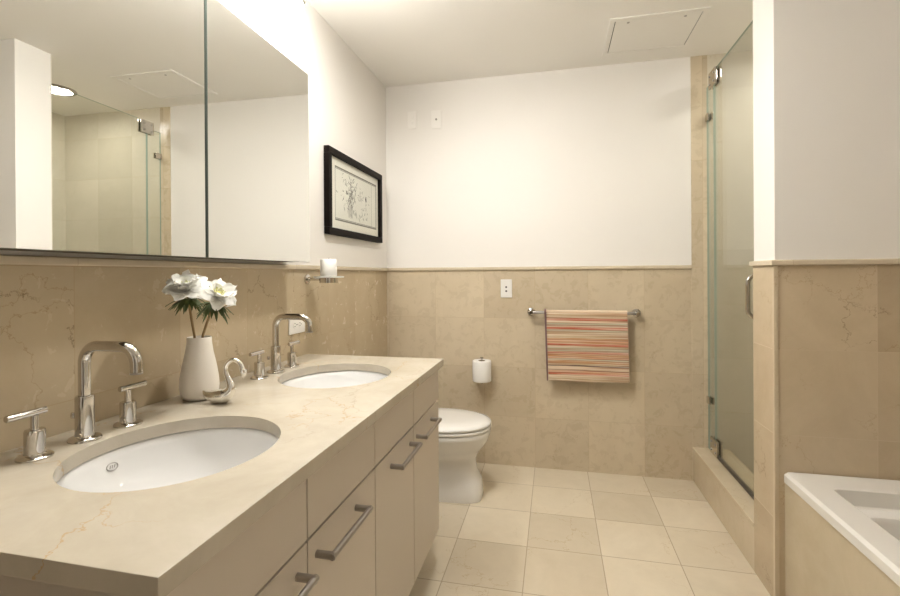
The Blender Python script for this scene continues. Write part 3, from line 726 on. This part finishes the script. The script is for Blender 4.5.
# towel: folded strip hanging over the bar
def towel_material():
    m, tr, bs = new_mat('striped_terry'); N, L = tr.nodes, tr.links
    tc = N.new('ShaderNodeTexCoord'); sp_ = N.new('ShaderNodeSeparateXYZ'); L.new(tc.outputs['Object'], sp_.inputs[0])
    mp = N.new('ShaderNodeMapping'); mp.inputs['Scale'].default_value = (4, 1, 110); L.new(tc.outputs['Object'], mp.inputs[0])
    nz = N.new('ShaderNodeTexNoise'); nz.inputs['Scale'].default_value = 1.6; nz.inputs['Detail'].default_value = 4; L.new(mp.outputs[0], nz.inputs['Vector'])
    # z in [-.43, .0] -> 0..1 downwards, with a little waviness
    wob = N.new('ShaderNodeTexNoise'); wob.inputs['Scale'].default_value = 5; L.new(tc.outputs['Object'], wob.inputs['Vector'])
    mr = N.new('ShaderNodeMapRange'); mr.inputs[1].default_value = .018; mr.inputs[2].default_value = -.402; L.new(sp_.outputs[2], mr.inputs[0])
    a1 = N.new('ShaderNodeMath'); a1.operation = 'MULTIPLY_ADD'; L.new(wob.outputs['Fac'], a1.inputs[0]); a1.inputs[1].default_value = .018; L.new(mr.outputs[0], a1.inputs[2])
    rp = N.new('ShaderNodeValToRGB'); rp.color_ramp.interpolation = 'CONSTANT'
    cr_, be, re, sa, tn, br, gy, pe = (.70, .55, .38), (.50, .37, .22), (.52, .085, .035), (.40, .37, .25), (.50, .255, .11), (.29, .17, .10), (.13, .09, .075), (.62, .30, .16)
    st = [(0, cr_), (.045, (.62, .42, .26)), (.075, be), (.125, re), (.158, cr_), (.19, sa), (.212, br), (.232, cr_), (.25, re), (.282, sa), (.315, be), (.345, cr_), (.37, be), (.405, tn), (.43, pe), (.455, tn), (.48, re), (.51, be), (.535, sa), (.59, re), (.618, tn), (.66, pe), (.69, sa), (.715, tn), (.755, be), (.78, gy), (.80, cr_), (.845, br), (.862, pe), (.892, re), (.915, cr_), (.955, be)]
    els = rp.color_ramp.elements
    els[0].position = 0; els[0].color = (*st[0][1], 1); els[1].position = st[1][0]; els[1].color = (*st[1][1], 1)
    for p_, c_2 in st[2:]:
        e = els.new(p_); e.color = (*c_2, 1)
    L.new(a1.outputs[0], rp.inputs[0])
    mx = N.new('ShaderNodeMix'); mx.data_type = 'RGBA'
    ra = N.new('ShaderNodeMapRange'); ra.inputs[1].default_value = .47; ra.inputs[2].default_value = .62; ra.inputs[4].default_value = .4; L.new(nz.outputs['Fac'], ra.inputs[0])
    L.new(ra.outputs[0], mx.inputs[0]); L.new(rp.outputs[0], mx.inputs[6]); mx.inputs[7].default_value = (.68, .58, .43, 1)
    m3 = N.new('ShaderNodeMapping'); m3.inputs['Scale'].default_value = (1.5, .01, 230); L.new(tc.outputs['Object'], m3.inputs[0])
    n3 = N.new('ShaderNodeTexNoise'); n3.inputs['Scale'].default_value = 1.0; n3.inputs['Detail'].default_value = 2; L.new(m3.outputs[0], n3.inputs['Vector'])
    r3 = N.new('ShaderNodeMapRange'); r3.inputs[1].default_value = .485; r3.inputs[2].default_value = .41; r3.inputs[4].default_value = .75; L.new(n3.outputs['Fac'], r3.inputs[0])
    x3 = N.new('ShaderNodeMix'); x3.data_type = 'RGBA'; L.new(r3.outputs[0], x3.inputs[0]); L.new(mx.outputs[2], x3.inputs[6]); x3.inputs[7].default_value = (.30, .13, .07, 1)
    r4 = N.new('ShaderNodeMapRange'); r4.inputs[1].default_value = .53; r4.inputs[2].default_value = .58; r4.inputs[4].default_value = .6; L.new(n3.outputs['Fac'], r4.inputs[0])
    x4 = N.new('ShaderNodeMix'); x4.data_type = 'RGBA'; L.new(r4.outputs[0], x4.inputs[0]); L.new(x3.outputs[2], x4.inputs[6]); x4.inputs[7].default_value = (.76, .68, .54, 1)
    L.new(x4.outputs[2], bs.inputs['Base Color']); bs.inputs['Roughness'].default_value = .95; bs.inputs['Sheen Weight'].default_value = .2
    n2 = N.new('ShaderNodeTexNoise'); n2.inputs['Scale'].default_value = 350; L.new(tc.outputs['Object'], n2.inputs['Vector'])
    bp = N.new('ShaderNodeBump'); bp.inputs['Strength'].default_value = .6; bp.inputs['Distance'].default_value = .003; L.new(n2.outputs['Fac'], bp.inputs['Height']); L.new(bp.outputs[0], bs.inputs['Normal'])
    return m
def drape(x0, x1, rad, front, back, thick, nx=40):
    path = []
    nb = 26
    for k in range(nb): path.append((rad*.75, -back + back*k/nb))
    for k in range(13): a = PI*k/12; path.append((rad*math.cos(a) if k > 2 else rad*.75+(rad*.25)*(k/3), rad*math.sin(a)))
    for k in range(1, nb+1): path.append((-rad, -front*k/nb))
    b = BM(); rows = []
    for j, (py, pz) in enumerate(path):
        row = []
        for i in range(nx+1):
            s = i/nx; x = x0 + (x1-x0)*s; dn = max(0, -pz)/front
            wob = (.0035*math.sin(7*s+1)+.002*math.sin(17*s))*dn*(1 if py < 0 else .5)
            lean = (.012*(1-s) + .010*s)*dn        # left edge drifts right as it falls
            row.append(b.verts.new((x+lean, py - abs(wob)*(1 if py < 0 else -1), pz - .004*math.sin(PI*s)*dn - .006*(1-s)*dn)))
        rows.append(row)
    for j in range(len(rows)-1):
        for i in range(nx): b.faces.new((rows[j][i], rows[j][i+1], rows[j+1][i+1], rows[j+1][i]))
    bmesh.ops.recalc_face_normals(b, faces=b.faces)
    bmesh.ops.solidify(b, geom=b.faces[:], thickness=thick)
    return b
tw = thing('hand_towel', 'red, orange and sage striped towel folded over the towel bar', 'towel', (1.262, YB+BY, .963))
TWM = towel_material()
obj('towel_cloth', drape(-.228, .230, .0165, .396, .37, .0065), TWM, tw, smooth=60)
obj('hem_band', drape(-.239, -.2285, .0168, .398, .37, .0072, 4), HEM, tw, smooth=60)
